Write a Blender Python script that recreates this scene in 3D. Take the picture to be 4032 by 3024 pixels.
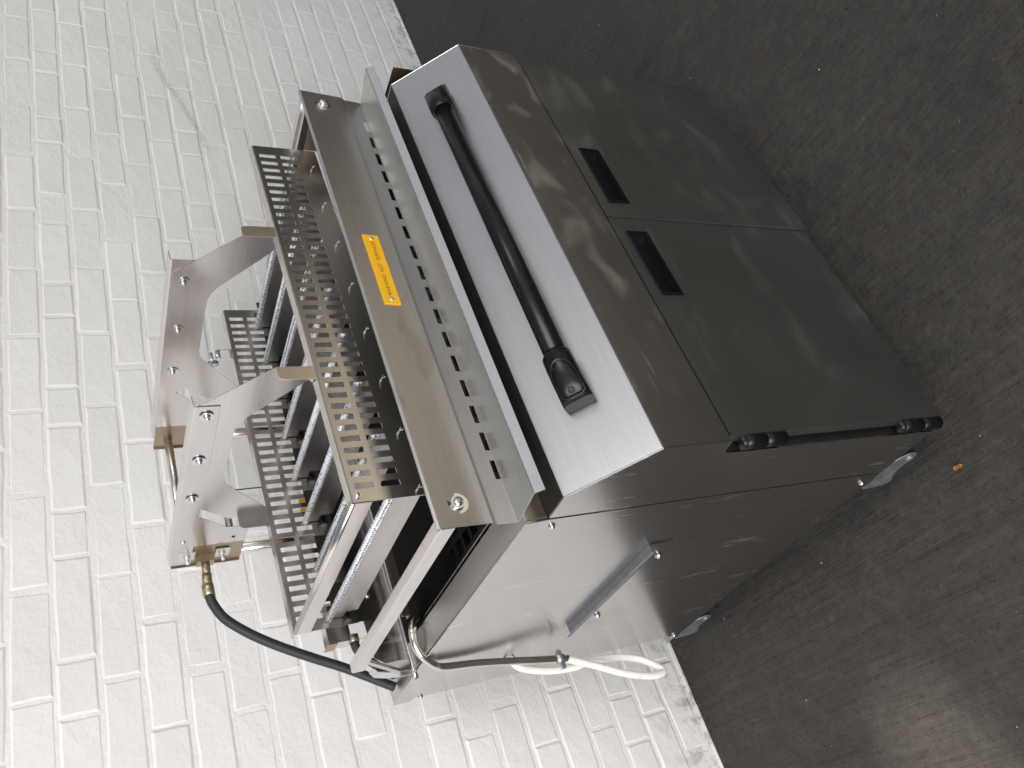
import bpy, math, random
from mathutils import Vector, Matrix
random.seed(7)
D = bpy.data
for o in list(D.objects): D.objects.remove(o)
S = bpy.context.scene
COL = S.collection
ZB = 0.10                      # cabinet floor height above the ground (castors)

# ------------------------------------------------------------------ camera
cam = D.cameras.new('camera'); camo = D.objects.new('camera', cam); COL.objects.link(camo)
RX = Vector((-0.32619799, -0.36287904, -0.87287666))
RY = Vector((-0.78821372, 0.61414928, 0.03924018))
RZ = Vector((0.52183713, 0.70081343, -0.4863605))
M = Matrix.Identity(4)
for i in range(3):
    M[i][0] = RX[i]; M[i][1] = -RY[i]; M[i][2] = -RZ[i]
M[0][3], M[1][3], M[2][3] = -0.43430665, -0.7413277, 1.30009695 + ZB
camo.matrix_world = M
cam.sensor_width = 36.0; cam.lens = 3248.67 / 4032 * 36.0
cam.clip_start = 0.02; cam.clip_end = 200
S.camera = camo

# ------------------------------------------------------------------ world and lamps
SUN_EL, SUN_AZ = 48.0, 7.0       # soft light from the front
w = D.worlds.new('World'); S.world = w; w.use_nodes = True
nt = w.node_tree; nt.nodes.clear()
sky = nt.nodes.new('ShaderNodeTexSky'); sky.sky_type = 'NISHITA'; sky.sun_disc = False
sky.sun_elevation = math.radians(SUN_EL); sky.sun_rotation = math.radians(180 - SUN_AZ)
sky.air_density = 1.0; sky.dust_density = 1.0; sky.ozone_density = 1.0
hs = nt.nodes.new('ShaderNodeHueSaturation'); hs.inputs['Saturation'].default_value = 0.22
bg = nt.nodes.new('ShaderNodeBackground'); bg.inputs['Strength'].default_value = 0.065
wo = nt.nodes.new('ShaderNodeOutputWorld')
nt.links.new(sky.outputs[0], hs.inputs['Color']); nt.links.new(hs.outputs[0], bg.inputs['Color']); nt.links.new(bg.outputs[0], wo.inputs['Surface'])

def aim(o, target):
    d = Vector(target) - o.location
    o.rotation_euler = d.to_track_quat('-Z', 'Y').to_euler()
sl = D.lights.new('sun', 'SUN'); sl.energy = 0.5; sl.angle = math.radians(20); sl.color = (1.0, 0.96, 0.9)
so = D.objects.new('sun', sl); COL.objects.link(so)
el, az = math.radians(SUN_EL), math.radians(SUN_AZ)
sd = Vector((math.sin(az) * math.cos(el), -math.cos(az) * math.cos(el), math.sin(el)))
so.location = sd * 10; aim(so, (0, 0, 0))
# daylight falling through a gap on the left on to the floor beside the machine
def spot(name, loc, tgt, e, col, size, blend, rad):
    l = D.lights.new(name, 'SPOT'); l.energy = e; l.color = col; l.spot_size = math.radians(size); l.spot_blend = blend; l.shadow_soft_size = rad
    o = D.objects.new(name, l); COL.objects.link(o); o.location = loc; aim(o, tgt); return o
spot('gap_light', (-2.6, 0.1, 2.6), (-0.47, 0.45, 0), 520, (1.0, 0.88, 0.70), 6.0, 1.0, 0.04)
spot('doorway_light', (-1.2, -4.2, 4.2), (1.25, -2.65, 0), 15000, (1.0, 0.90, 0.74), 30, 0.5, 0.15)
al = D.lights.new('opening_light', 'AREA'); al.energy = 105; al.shape = 'RECTANGLE'; al.size = 2.5; al.size_y = 2.0; al.color = (1.0, 0.955, 0.935)
ao = D.objects.new('opening_light', al); COL.objects.link(ao); ao.location = (-2.9, -1.5, 2.3); aim(ao, (-0.1, 1.0, 0.9))

S.render.engine = 'CYCLES'
S.view_settings.view_transform = 'Standard'; S.view_settings.look = 'None'
S.view_settings.exposure = 0.45; S.view_settings.gamma = 1.0
S.cycles.adaptive_threshold = 0.02; S.cycles.max_bounces = 7; S.cycles.diffuse_bounces = 3; S.cycles.glossy_bounces = 5

# ------------------------------------------------------------------ materials
def new_mat(name):
    m = D.materials.new(name); m.use_nodes = True
    return m, m.node_tree, m.node_tree.nodes['Principled BSDF']
def N(t, typ, **kw):
    n = t.nodes.new(typ)
    for k, v in kw.items(): setattr(n, k, v)
    return n
def L(t, a, b): t.links.new(a, b)
def mixrgb(t, fac, a, b, blend='MIX'):
    n = N(t, 'ShaderNodeMix', data_type='RGBA', blend_type=blend)
    for key, v in ((0, fac), (6, a), (7, b)):
        if hasattr(v, 'is_linked') or hasattr(v, 'links'): L(t, v, n.inputs[key])
        else: n.inputs[key].default_value = v if key == 0 else (*v, 1) if len(v) == 3 else v
    return n.outputs[2]
def ramp(t, src, p0, p1, c0=(0, 0, 0), c1=(1, 1, 1)):
    n = N(t, 'ShaderNodeValToRGB'); e = n.color_ramp.elements
    e[0].position = p0; e[1].position = p1; e[0].color = (*c0, 1); e[1].color = (*c1, 1)
    L(t, src, n.inputs[0]); return n.outputs[0]
def noise(t, vec, scale, detail=4, rough=0.55, dist=0.0):
    n = N(t, 'ShaderNodeTexNoise'); n.inputs['Scale'].default_value = scale; n.inputs['Detail'].default_value = detail
    n.inputs['Roughness'].default_value = rough; n.inputs['Distortion'].default_value = dist
    if vec is not None: L(t, vec, n.inputs['Vector'])
    return n.outputs['Fac']
def mapping(t, vec, scale=(1, 1, 1), rot=(0, 0, 0), loc=(0, 0, 0)):
    n = N(t, 'ShaderNodeMapping'); n.inputs['Scale'].default_value = scale; n.inputs['Rotation'].default_value = rot; n.inputs['Location'].default_value = loc
    L(t, vec, n.inputs['Vector']); return n.outputs[0]
def rng(t, src, a, b, c, d):
    n = N(t, 'ShaderNodeMapRange'); L(t, src, n.inputs[0])
    for i, v in enumerate((a, b, c, d)): n.inputs[i + 1].default_value = v
    return n.outputs[0]
def bump(t, h, strength, dist, normal=None):
    n = N(t, 'ShaderNodeBump'); n.inputs['Strength'].default_value = strength; n.inputs['Distance'].default_value = dist
    L(t, h, n.inputs['Height'])
    if normal is not None: L(t, normal, n.inputs['Normal'])
    return n.outputs[0]

def steel(name, base, rough, brush=(1, 1, 1), smear=0.08, dirt=(0.3, 0.27, 0.22), dirt_amt=0.25, scr=0.0, dr=(0.50, 0.85), dust=0.0):
    """brushed stainless: 'brush' squashes the grain along its direction"""
    m, t, p = new_mat(name)
    tc = N(t, 'ShaderNodeTexCoord').outputs['Object']
    p.inputs['Metallic'].default_value = 1.0
    grain = noise(t, mapping(t, tc, brush), 260, 3, 0.6)
    big = noise(t, tc, 4.0, 1, 0.4)
    sm = noise(t, mapping(t, tc, tuple(0.25 + 0.75 * (b ** 0.3) for b in brush)), 13, 3, 0.55, 0.5)
    dm = ramp(t, sm, *dr)
    dmul = N(t, 'ShaderNodeMath', operation='MULTIPLY'); L(t, dm, dmul.inputs[0]); dmul.inputs[1].default_value = dirt_amt
    c = mixrgb(t, dmul.outputs[0], base, dirt)
    gv = rng(t, grain, 0.3, 0.7, 0.96, 1.03)
    cc = N(t, 'ShaderNodeVectorMath', operation='SCALE'); L(t, c, cc.inputs[0]); L(t, gv, cc.inputs['Scale'])
    col = cc.outputs[0]
    rr = N(t, 'ShaderNodeMath', operation='ADD'); L(t, rng(t, big, 0.3, 0.7, rough - smear * rough, rough + smear * rough), rr.inputs[0])
    L(t, rng(t, grain, 0.3, 0.7, -0.012, 0.015), rr.inputs[1])
    if dust > 0:
        r1 = N(t, 'ShaderNodeMath', operation='MULTIPLY_ADD'); L(t, dm, r1.inputs[0]); r1.inputs[1].default_value = dust; L(t, rr.outputs[0], r1.inputs[2]); rr = r1
    if scr > 0:
        s = noise(t, mapping(t, tc, tuple(0.10 if b < 1 else 1.1 for b in brush), rot=(0.05, 0.05, 0.05)), 75, 2, 0.5)
        sel = noise(t, tc, 9, 2, 0.5)
        sc = N(t, 'ShaderNodeMath', operation='MULTIPLY'); L(t, ramp(t, s, 0.64, 0.70), sc.inputs[0]); L(t, ramp(t, sel, 0.48, 0.62), sc.inputs[1])
        sc2 = N(t, 'ShaderNodeMath', operation='MULTIPLY'); L(t, sc.outputs[0], sc2.inputs[0]); sc2.inputs[1].default_value = scr
        col = mixrgb(t, sc2.outputs[0], col, (0.92, 0.92, 0.94))
        r2 = N(t, 'ShaderNodeMath', operation='MULTIPLY_ADD'); L(t, sc2.outputs[0], r2.inputs[0]); r2.inputs[1].default_value = 0.35; L(t, rr.outputs[0], r2.inputs[2])
        rr = r2
    L(t, col, p.inputs['Base Color']); L(t, rr.outputs[0], p.inputs['Roughness'])
    L(t, bump(t, big, 0.10, 0.004), p.inputs['Normal'])
    return m
def plain(name, base, rough, metallic=0.0, var=0.15, scale=40, bstr=0.15, bdist=0.0008, spec=0.5):
    m, t, p = new_mat(name)
    tc = N(t, 'ShaderNodeTexCoord').outputs['Object']
    n = noise(t, tc, scale, 5, 0.6)
    L(t, mixrgb(t, rng(t, n, 0.3, 0.7, 0, 1), tuple(b * (1 - var) for b in base), tuple(min(1, b * (1 + var)) for b in base)), p.inputs['Base Color'])
    p.inputs['Roughness'].default_value = rough; p.inputs['Metallic'].default_value = metallic; p.inputs['Specular IOR Level'].default_value = spec
    L(t, bump(t, n, bstr, bdist), p.inputs['Normal'])
    return m

LX, LY, LZ = (0.03, 1, 1), (1, 0.03, 1), (1, 1, 0.03)
MT = {}
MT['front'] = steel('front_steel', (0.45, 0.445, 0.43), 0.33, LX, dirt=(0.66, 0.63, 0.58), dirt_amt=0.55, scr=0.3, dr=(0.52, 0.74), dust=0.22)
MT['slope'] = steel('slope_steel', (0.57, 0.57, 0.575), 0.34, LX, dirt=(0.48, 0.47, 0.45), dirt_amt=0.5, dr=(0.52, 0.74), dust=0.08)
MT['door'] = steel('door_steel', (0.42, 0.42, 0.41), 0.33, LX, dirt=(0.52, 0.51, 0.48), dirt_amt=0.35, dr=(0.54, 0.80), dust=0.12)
MT['side'] = steel('side_steel', (0.58, 0.565, 0.558), 0.235, LZ, smear=0.05, dirt=(0.46, 0.44, 0.42), dirt_amt=0.25, scr=0.45)
MT['sheet'] = steel('sheet_steel', (0.60, 0.59, 0.57), 0.325, LX, dirt=(0.40, 0.36, 0.30), dirt_amt=0.35, dr=(0.63, 0.68))
MT['guard'] = steel('guard_steel', (0.61, 0.59, 0.55), 0.23, LX, dirt=(0.50, 0.42, 0.30), dirt_amt=0.35)
MT['bright'] = steel('bright_steel', (0.71, 0.68, 0.67), 0.22, LY, dirt=(0.45, 0.42, 0.42), dirt_amt=0.3)
MT['blade'] = steel('blade_steel', (0.60, 0.58, 0.57), 0.33, LY, dirt=(0.40, 0.37, 0.34), dirt_amt=0.35)
MT['rim'] = steel('rim_steel', (0.55, 0.54, 0.53), 0.325, LY, dirt=(0.40, 0.38, 0.35), dirt_amt=0.35)
MT['heat'] = steel('heat_tinted_steel', (0.84, 0.76, 0.60), 0.34, LZ, dirt=(0.60, 0.50, 0.40), dirt_amt=0.4)
MT['brown'] = steel('browned_steel', (0.42, 0.33, 0.25), 0.35, LZ, dirt=(0.28, 0.2, 0.14), dirt_amt=0.6)
MT['pipe'] = steel('pipe_steel', (0.76, 0.73, 0.67), 0.24, LZ, dirt=(0.5, 0.42, 0.3), dirt_amt=0.3)
MT['screw'] = steel('screw_steel', (0.75, 0.76, 0.78), 0.20, (1, 1, 1), dirt_amt=0.1)
MT['ledge'] = plain('ledge_steel', (0.20, 0.21, 0.23), 0.42, 0.85, 0.15, 60)
MT['zinc'] = plain('zinc', (0.52, 0.56, 0.58), 0.42, 0.9, 0.35, 60, 0.4)
MT['brass'] = plain('dull_brass', (0.40, 0.36, 0.25), 0.38, 0.9, 0.2, 60)
MT['rust'] = plain('rusty_steel', (0.11, 0.062, 0.036), 0.75, 0.3, 0.6, 90, 0.5)
MT['black_plastic'] = plain('black_plastic', (0.006, 0.0065, 0.008), 0.30, 0, 0.2, 120, 0.1, spec=0.32)
MT['black_rubber'] = plain('black_rubber', (0.022, 0.024, 0.026), 0.55, 0, 0.3, 300, 0.25)
MT['soot_shade'] = plain('soot_shade_black', (0.012, 0.011, 0.010), 0.6, 0, 0.4, 40, 0.3)  # black for sooty parts, and for shade painted on the ledge and tank front
MT['grate'] = plain('dark_grate', (0.030, 0.026, 0.022), 0.5, 0.6, 0.4, 60, 0.3)
MT['dusty_plastic'] = plain('dusty_black_plastic', (0.022, 0.020, 0.018), 0.45, 0, 0.9, 90, 0.6)
MT['yellow'] = plain('yellow_plate', (0.90, 0.47, 0.010), 0.38, 0, 0.03, 50, 0.05)
MT['ink'] = plain('engraved_letters', (0.03, 0.025, 0.015), 0.6, 0, 0.1)
MT['rivet'] = plain('aluminium_rivet', (0.70, 0.69, 0.66), 0.4, 0.8, 0.1)
MT['orange'] = plain('dry_leaf', (0.26, 0.11, 0.04), 0.7, 0, 0.3, 200)
MT['chip'] = plain('pale_chip', (0.5, 0.5, 0.48), 0.7, 0, 0.2, 100)

# silicone hose
m, t, p = new_mat('white_silicone'); MT['silicone'] = m
tc = N(t, 'ShaderNodeTexCoord').outputs['Object']
sp = ramp(t, noise(t, tc, 55, 4, 0.6), 0.62, 0.72)
spm = N(t, 'ShaderNodeMath', operation='MULTIPLY'); L(t, sp, spm.inputs[0]); spm.inputs[1].default_value = 0.7
L(t, mixrgb(t, spm.outputs[0], (0.93, 0.92, 0.87), (0.60, 0.44, 0.22)), p.inputs['Base Color'])
p.inputs['Roughness'].default_value = 0.35


# perforated strip: rows of tiny dark holes in bright zinc steel
m, t, p = new_mat('perforated_strip'); MT['perf'] = m
tc = N(t, 'ShaderNodeTexCoord').outputs['Object']
vo = N(t, 'ShaderNodeTexVoronoi'); vo.inputs['Scale'].default_value = 175; vo.inputs['Randomness'].default_value = 0.35
L(t, tc, vo.inputs['Vector'])
hole = ramp(t, vo.outputs['Distance'], 0.30, 0.42, (1, 1, 1), (0, 0, 0))
L(t, mixrgb(t, hole, (0.84, 0.86, 0.92), (0.05, 0.055, 0.07)), p.inputs['Base Color'])
p.inputs['Metallic'].default_value = 0.25; p.inputs['Roughness'].default_value = 0.38
L(t, bump(t, vo.outputs['Distance'], 0.8, 0.003), p.inputs['Normal'])

# painted brick: coordinates come from the wall's own origin so that stains run across bricks
def paint_mat(name, wallroot, mortar=False):
    m, t, p = new_mat(name)
    tcn = N(t, 'ShaderNodeTexCoord'); tcn.object = wallroot; tc = tcn.outputs['Object']
    big = noise(t, tc, 1.3, 4, 0.6)
    med = noise(t, tc, 14, 3, 0.62)
    fine = noise(t, tc, 120, 2, 0.6)
    c = mixrgb(t, rng(t, big, 0.35, 0.65, 0, 1), (0.80, 0.80, 0.79), (0.86, 0.86, 0.85))
    grime = ramp(t, med, 0.60, 0.80)
    gm = N(t, 'ShaderNodeMath', operation='MULTIPLY'); L(t, grime, gm.inputs[0]); gm.inputs[1].default_value = 0.22
    c = mixrgb(t, gm.outputs[0], c, (0.62, 0.61, 0.59))
    oi = N(t, 'ShaderNodeObjectInfo').outputs['Random']
    bv = N(t, 'ShaderNodeVectorMath', operation='SCALE'); L(t, c, bv.inputs[0]); L(t, rng(t, oi, 0, 1, 0.97, 1.02), bv.inputs['Scale'])
    c = bv.outputs[0]
    # grey rubbed streak on the right part of the wall
    sx = N(t, 'ShaderNodeSeparateXYZ'); L(t, tc, sx.inputs[0])
    u = rng(t, sx.outputs[0], 1.60, 2.70, 0, 1)
    fc = N(t, 'ShaderNodeFloatCurve'); L(t, u, fc.inputs['Value'])
    pts = [(1.60, .775), (1.643, .791), (1.732, .823), (1.835, .832), (1.923, .844), (2.012, .868), (2.12, .901), (2.232, .936), (2.32, .951), (2.538, .946), (2.70, .95)]
    cv = fc.mapping.curves[0]
    q = [((x - 1.60) / 1.10, (z + ZB - 0.8) / 0.3) for x, z in pts]
    cv.points[0].location = q[0]; cv.points[1].location = q[-1]
    for a in q[1:-1]: cv.points.new(*a)
    fc.mapping.update()
    zz = rng(t, sx.outputs[2], 0.8, 1.1, 0, 1)
    df = N(t, 'ShaderNodeMath', operation='SUBTRACT'); L(t, zz, df.inputs[0]); L(t, fc.outputs[0], df.inputs[1])
    ab = N(t, 'ShaderNodeMath', operation='ABSOLUTE'); L(t, df.outputs[0], ab.inputs[0])
    band = rng(t, ab.outputs[0], 0.015, 0.055, 1, 0)
    inr = N(t, 'ShaderNodeMath', operation='MULTIPLY'); L(t, rng(t, sx.outputs[0], 1.80, 1.95, 0.15, 1), inr.inputs[0]); L(t, rng(t, sx.outputs[0], 2.25, 2.45, 1, 0), inr.inputs[1])
    b2 = N(t, 'ShaderNodeMath', operation='MULTIPLY'); L(t, band, b2.inputs[0]); L(t, inr.outputs[0], b2.inputs[1])
    b3 = N(t, 'ShaderNodeMath', operation='MULTIPLY'); L(t, b2.outputs[0], b3.inputs[0]); L(t, rng(t, noise(t, tc, 60, 4, 0.7), 0.35, 0.65, 0.1, 0.55), b3.inputs[1])
    c = mixrgb(t, b3.outputs[0], c, (0.36, 0.34, 0.31))
    # worn paint and splashes along the foot of the wall
    foot = N(t, 'ShaderNodeMath', operation='MULTIPLY'); L(t, rng(t, sx.outputs[2], 0.0, 0.16, 1, 0), foot.inputs[0]); L(t, ramp(t, noise(t, tc, 22, 5, 0.7), 0.50, 0.62), foot.inputs[1])
    f2 = N(t, 'ShaderNodeMath', operation='MULTIPLY'); L(t, foot.outputs[0], f2.inputs[0]); f2.inputs[1].default_value = 0.75
    c = mixrgb(t, f2.outputs[0], c, (0.30, 0.25, 0.21))
    L(t, c, p.inputs['Base Color']); p.inputs['Roughness'].default_value = 0.5
    n1 = bump(t, fine, 0.35, 0.0015)
    n2 = bump(t, noise(t, tc, 38, 3, 0.65), 0.45 if not mortar else 0.8, 0.004, n1)
    L(t, n2, p.inputs['Normal'])
    return m

# concrete floor
m, t, p = new_mat('floor_concrete'); MT['floor'] = m
tc = N(t, 'ShaderNodeTexCoord').outputs['Object']
rot = mapping(t, tc, (1, 1, 1), (0, 0, math.radians(4)))
big = noise(t, tc, 2.2, 5, 0.62, 0.4)
med = noise(t, tc, 17, 4, 0.68, 0.5)
fin = noise(t, tc, 150, 2, 0.65)
ridge = noise(t, mapping(t, rot, (1, 0.075, 1)), 52, 4, 0.65)
ridge2 = noise(t, mapping(t, rot, (1, 0.045, 1)), 15, 4, 0.65)
c = mixrgb(t, rng(t, big, 0.35, 0.65, 0, 1), (0.041, 0.0398, 0.0375), (0.056, 0.0542, 0.0508))
c = mixrgb(t, rng(t, med, 0.38, 0.68, 0, 0.8), c, (0.070, 0.067, 0.061))
spk = noise(t, tc, 48, 5, 0.75)
c = mixrgb(t, rng(t, spk, 0.40, 0.62, 0.5, 0.0), c, (0.036, 0.032, 0.029))
c = mixrgb(t, ramp(t, noise(t, tc, 7, 5, 0.7, 0.5), 0.60, 0.95), c, (0.058, 0.047, 0.036))
dk = ramp(t, noise(t, tc, 90, 3, 0.6), 0.57, 0.68)
dkm = N(t, 'ShaderNodeMath', operation='MULTIPLY'); L(t, dk, dkm.inputs[0]); dkm.inputs[1].default_value = 0.5
c = mixrgb(t, dkm.outputs[0], c, (0.018, 0.016, 0.015))
rd = N(t, 'ShaderNodeMath', operation='MULTIPLY'); L(t, ramp(t, ridge2, 0.60, 0.70), rd.inputs[0]); L(t, ramp(t, noise(t, tc, 5, 3, 0.6), 0.42, 0.6), rd.inputs[1])
rdm = N(t, 'ShaderNodeMath', operation='MULTIPLY'); L(t, rd.outputs[0], rdm.inputs[0]); rdm.inputs[1].default_value = 0.7
c = mixrgb(t, rdm.outputs[0], c, (0.020, 0.018, 0.016))
lr = N(t, 'ShaderNodeMath', operation='MULTIPLY'); L(t, ramp(t, ridge, 0.56, 0.74), lr.inputs[0]); L(t, rng(t, big, 0.42, 0.62, 0.02, 0.38), lr.inputs[1])
c = mixrgb(t, lr.outputs[0], c, (0.105, 0.098, 0.088))
wsp = ramp(t, noise(t, tc, 230, 1, 0.4), 0.80, 0.83)
c = mixrgb(t, wsp, c, (0.35, 0.34, 0.32))
L(t, c, p.inputs['Base Color'])
L(t, rng(t, med, 0.3, 0.7, 0.60, 0.85), p.inputs['Roughness']); p.inputs['Specular IOR Level'].default_value = 0.2
n1 = bump(t, fin, 0.5, 0.002)
n2 = bump(t, med, 0.6, 0.006, n1)
n3 = bump(t, ridge, 0.65, 0.005, n2)
L(t, bump(t, ridge2, 0.8, 0.008, n3), p.inputs['Normal'])

# ------------------------------------------------------------------ mesh helpers
class MB:
    def __init__(self): self.v = []; self.f = []; self.sm = []
    def add(self, vs, fs, smooth=False):
        o = len(self.v); self.v += [tuple(a) for a in vs]; self.f += [tuple(i + o for i in f) for f in fs]; self.sm += [smooth] * len(fs)
        return self
    def box(self, x0, x1, y0, y1, z0, z1):
        vs = [(x, y, z) for x in (x0, x1) for y in (y0, y1) for z in (z0, z1)]
        return self.add(vs, [(0, 1, 3, 2), (4, 6, 7, 5), (0, 4, 5, 1), (2, 3, 7, 6), (0, 2, 6, 4), (1, 5, 7, 3)])
    def prism_x(self, prof, x0, x1):      # closed profile of (y, z)
        n = len(prof)
        vs = [(x0, y, z) for y, z in prof] + [(x1, y, z) for y, z in prof]
        fs = [(i, (i + 1) % n, (i + 1) % n + n, i + n) for i in range(n)] + [tuple(range(n))[::-1], tuple(range(n, 2 * n))]
        return self.add(vs, fs)
    def prism_y(self, prof, y0, y1):      # closed profile of (x, z)
        n = len(prof)
        vs = [(x, y0, z) for x, z in prof] + [(x, y1, z) for x, z in prof]
        fs = [(i, (i + 1) % n, (i + 1) % n + n, i + n) for i in range(n)] + [tuple(range(n))[::-1], tuple(range(n, 2 * n))]
        return self.add(vs, fs)
    def prism_z(self, prof, z0, z1):
        n = len(prof)
        vs = [(x, y, z0) for x, y in prof] + [(x, y, z1) for x, y in prof]
        fs = [(i, (i + 1) % n, (i + 1) % n + n, i + n) for i in range(n)] + [tuple(range(n))[::-1], tuple(range(n, 2 * n))]
        return self.add(vs, fs)
    def tube(self, pts, r, n=14, caps=True, inner=None):
        pts = [Vector(q) for q in pts]; k = len(pts)
        rs = r if isinstance(r, (list, tuple)) else [r] * k
        tang = []
        for i in range(k):
            a = pts[max(i - 1, 0)]; b = pts[min(i + 1, k - 1)]; tang.append((b - a).normalized())
        u = tang[0].orthogonal().normalized(); vs = []
        for i in range(k):
            u = (u - tang[i] * u.dot(tang[i])).normalized(); w_ = tang[i].cross(u)
            for j in range(n):
                a = 2 * math.pi * j / n; vs.append(pts[i] + (u * math.cos(a) + w_ * math.sin(a)) * rs[i])
        fs = [(i * n + j, i * n + (j + 1) % n, (i + 1) * n + (j + 1) % n, (i + 1) * n + j) for i in range(k - 1) for j in range(n)]
        self.add(vs, fs, True)
        if caps:
            o = len(self.v) - len(vs)
            self.f += [tuple(o + j for j in range(n))[::-1], tuple(o + (k - 1) * n + j for j in range(n))]; self.sm += [False, False]
        return self
    def cyl(self, p0, p1, r, n=16): return self.tube([p0, p1], r, n)
    def dome(self, c, axis, r, h, n=14, rings=4):
        c = Vector(c); ax = Vector(axis).normalized(); u = ax.orthogonal().normalized(); w_ = ax.cross(u); vs = []
        for i in range(rings):
            a = math.pi / 2 * i / rings
            for j in range(n):
                b = 2 * math.pi * j / n; vs.append(c + (u * math.cos(b) + w_ * math.sin(b)) * r * math.cos(a) + ax * h * math.sin(a))
        vs.append(c + ax * h)
        fs = [(i * n + j, i * n + (j + 1) % n, (i + 1) * n + (j + 1) % n, (i + 1) * n + j) for i in range(rings - 1) for j in range(n)]
        fs += [((rings - 1) * n + j, (rings - 1) * n + (j + 1) % n, rings * n) for j in range(n)]
        return self.add(vs, fs, True)
    def grid_sheet(self, us, vs_, hole, fn, th):
        """sheet on a u/v grid with real holes; fn(u, v, w) -> xyz with w the depth"""
        nu, nv = len(us) - 1, len(vs_) - 1
        pid = {}; V = []; F = []
        def P(i, j, k):
            if (i, j, k) not in pid: pid[(i, j, k)] = len(V); V.append(fn(us[i], vs_[j], th * k))
            return pid[(i, j, k)]
        solid = lambda i, j: 0 <= i < nu and 0 <= j < nv and not hole(i, j)
        for i in range(nu):
            for j in range(nv):
                if not solid(i, j): continue
                F.append((P(i, j, 0), P(i + 1, j, 0), P(i + 1, j + 1, 0), P(i, j + 1, 0)))
                F.append((P(i, j, 1), P(i, j + 1, 1), P(i + 1, j + 1, 1), P(i + 1, j, 1)))
                for (a, b), (ni, nj) in ((((i, j), (i + 1, j)), (i, j - 1)), (((i + 1, j), (i + 1, j + 1)), (i + 1, j)), (((i + 1, j + 1), (i, j + 1)), (i, j + 1)), (((i, j + 1), (i, j)), (i - 1, j))):
                    if not solid(ni, nj): F.append((P(*a, 0), P(*a, 1), P(*b, 1), P(*b, 0)))
        return self.add(V, F)
    def build(self, name, mat, parent=None, tilt=False, bevel=0.0, seg=2):
        me = D.meshes.new(name)
        vs = [(x, y, z + (0.0186 * (x - 0.09) if tilt else 0)) for x, y, z in self.v]
        me.from_pydata(vs, [], self.f); me.validate(); 
        for pl, s in zip(me.polygons, self.sm): pl.use_smooth = s
        me.materials.append(MT[mat] if isinstance(mat, str) else mat)
        import bmesh
        b = bmesh.new(); b.from_mesh(me); bmesh.ops.recalc_face_normals(b, faces=b.faces); b.to_mesh(me); b.free()
        o = D.objects.new(name, me); COL.objects.link(o)
        if parent: o.parent = parent
        if bevel:
            md = o.modifiers.new('bevel', 'BEVEL'); md.width = bevel; md.segments = seg; md.limit_method = 'ANGLE'; md.angle_limit = math.radians(30)
        return o
def thick(prof, t):
    """open polyline of (a, b) -> closed sheet-metal profile of thickness t"""
    n = len(prof); nor = []
    for i in range(n - 1):
        d = Vector((prof[i + 1][0] - prof[i][0], prof[i + 1][1] - prof[i][1])).normalized(); nor.append(Vector((-d.y, d.x)))
    out = []
    for i in range(n):
        a = nor[max(i - 1, 0)]; b = nor[min(i, n - 2)]; m_ = (a + b); m_ = m_ / max(0.25, m_.dot(a) if m_.dot(a) else 1)
        out.append((prof[i][0] + m_.x * t, prof[i][1] + m_.y * t))
    return list(prof) + out[::-1]
def smooth_path(pts, k=10):
    P = [Vector(q) for q in pts]; P = [P[0] * 2 - P[1]] + P + [P[-1] * 2 - P[-2]]; out = []
    for i in range(1, len(P) - 2):
        for s in range(k):
            t_ = s / k; a, b, c_, d = P[i - 1], P[i], P[i + 1], P[i + 2]
            out.append(0.5 * ((2 * b) + (c_ - a) * t_ + (2 * a - 5 * b + 4 * c_ - d) * t_ ** 2 + (3 * b - a - 3 * c_ + d) * t_ ** 3))
    out.append(P[-2]); return out
def empty(name, loc=(0, 0, 0), rz=0):
    o = D.objects.new(name, None); COL.objects.link(o); o.location = loc; o.rotation_euler = (0, 0, rz); o.empty_display_size = 0.1; return o
def tag(o, label=None, cat=None, group=None, kind=None):
    for k, v in (('label', label), ('category', cat), ('group', group), ('kind', kind)):
        if v: o[k] = v
    return o
def link_copy(src, parent, loc=(0, 0, 0)):
    c_ = src.copy(); COL.objects.link(c_); c_.parent = parent; c_.location = Vector(src.location) + Vector(loc); return c_

# ------------------------------------------------------------------ floor
fl = MB().add([(-14, -16, 0), (14, -16, 0), (14, 2.2, 0), (-14, 2.2, 0)], [(0, 1, 2, 3)]).build('floor', 'floor')
tag(fl, kind='structure')
gb = MB()
for i in range(150):
    x, y = random.uniform(-0.7, 2.2), random.uniform(-0.9, 1.0); s = random.uniform(0.0007, 0.0022)
    if 0 < x < 0.93 and -0.02 < y < 0.9: continue
    vs = [(x + s * math.cos(a) * random.uniform(.6, 1.3), y + s * math.sin(a) * random.uniform(.6, 1.3), 0.0) for a in (0, 1.6, 3.1, 4.7)] + [(x, y, s * .9)]
    gb.add(vs, [(0, 1, 4), (1, 2, 4), (2, 3, 4), (3, 0, 4)])
tag(gb.build('grit', 'chip'), 'pale specks of grit scattered over the dark concrete floor', 'grit', kind='stuff')
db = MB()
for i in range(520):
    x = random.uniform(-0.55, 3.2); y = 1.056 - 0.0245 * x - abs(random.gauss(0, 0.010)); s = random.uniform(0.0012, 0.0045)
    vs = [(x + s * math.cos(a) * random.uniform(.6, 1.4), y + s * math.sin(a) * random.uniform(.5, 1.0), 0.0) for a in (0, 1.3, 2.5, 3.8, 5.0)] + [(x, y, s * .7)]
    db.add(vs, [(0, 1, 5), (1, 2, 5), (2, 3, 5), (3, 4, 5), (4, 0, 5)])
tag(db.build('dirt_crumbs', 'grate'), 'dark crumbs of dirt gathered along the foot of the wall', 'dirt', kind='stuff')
lf = MB(); c0 = Vector((-0.0449, 0.0889, 0.001)); ol = [(0, -.011), (.004, -.006), (.0035, 0), (.006, .005), (.001, .011), (-.004, .006), (-.002, 0), (-.005, -.005)]
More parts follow.
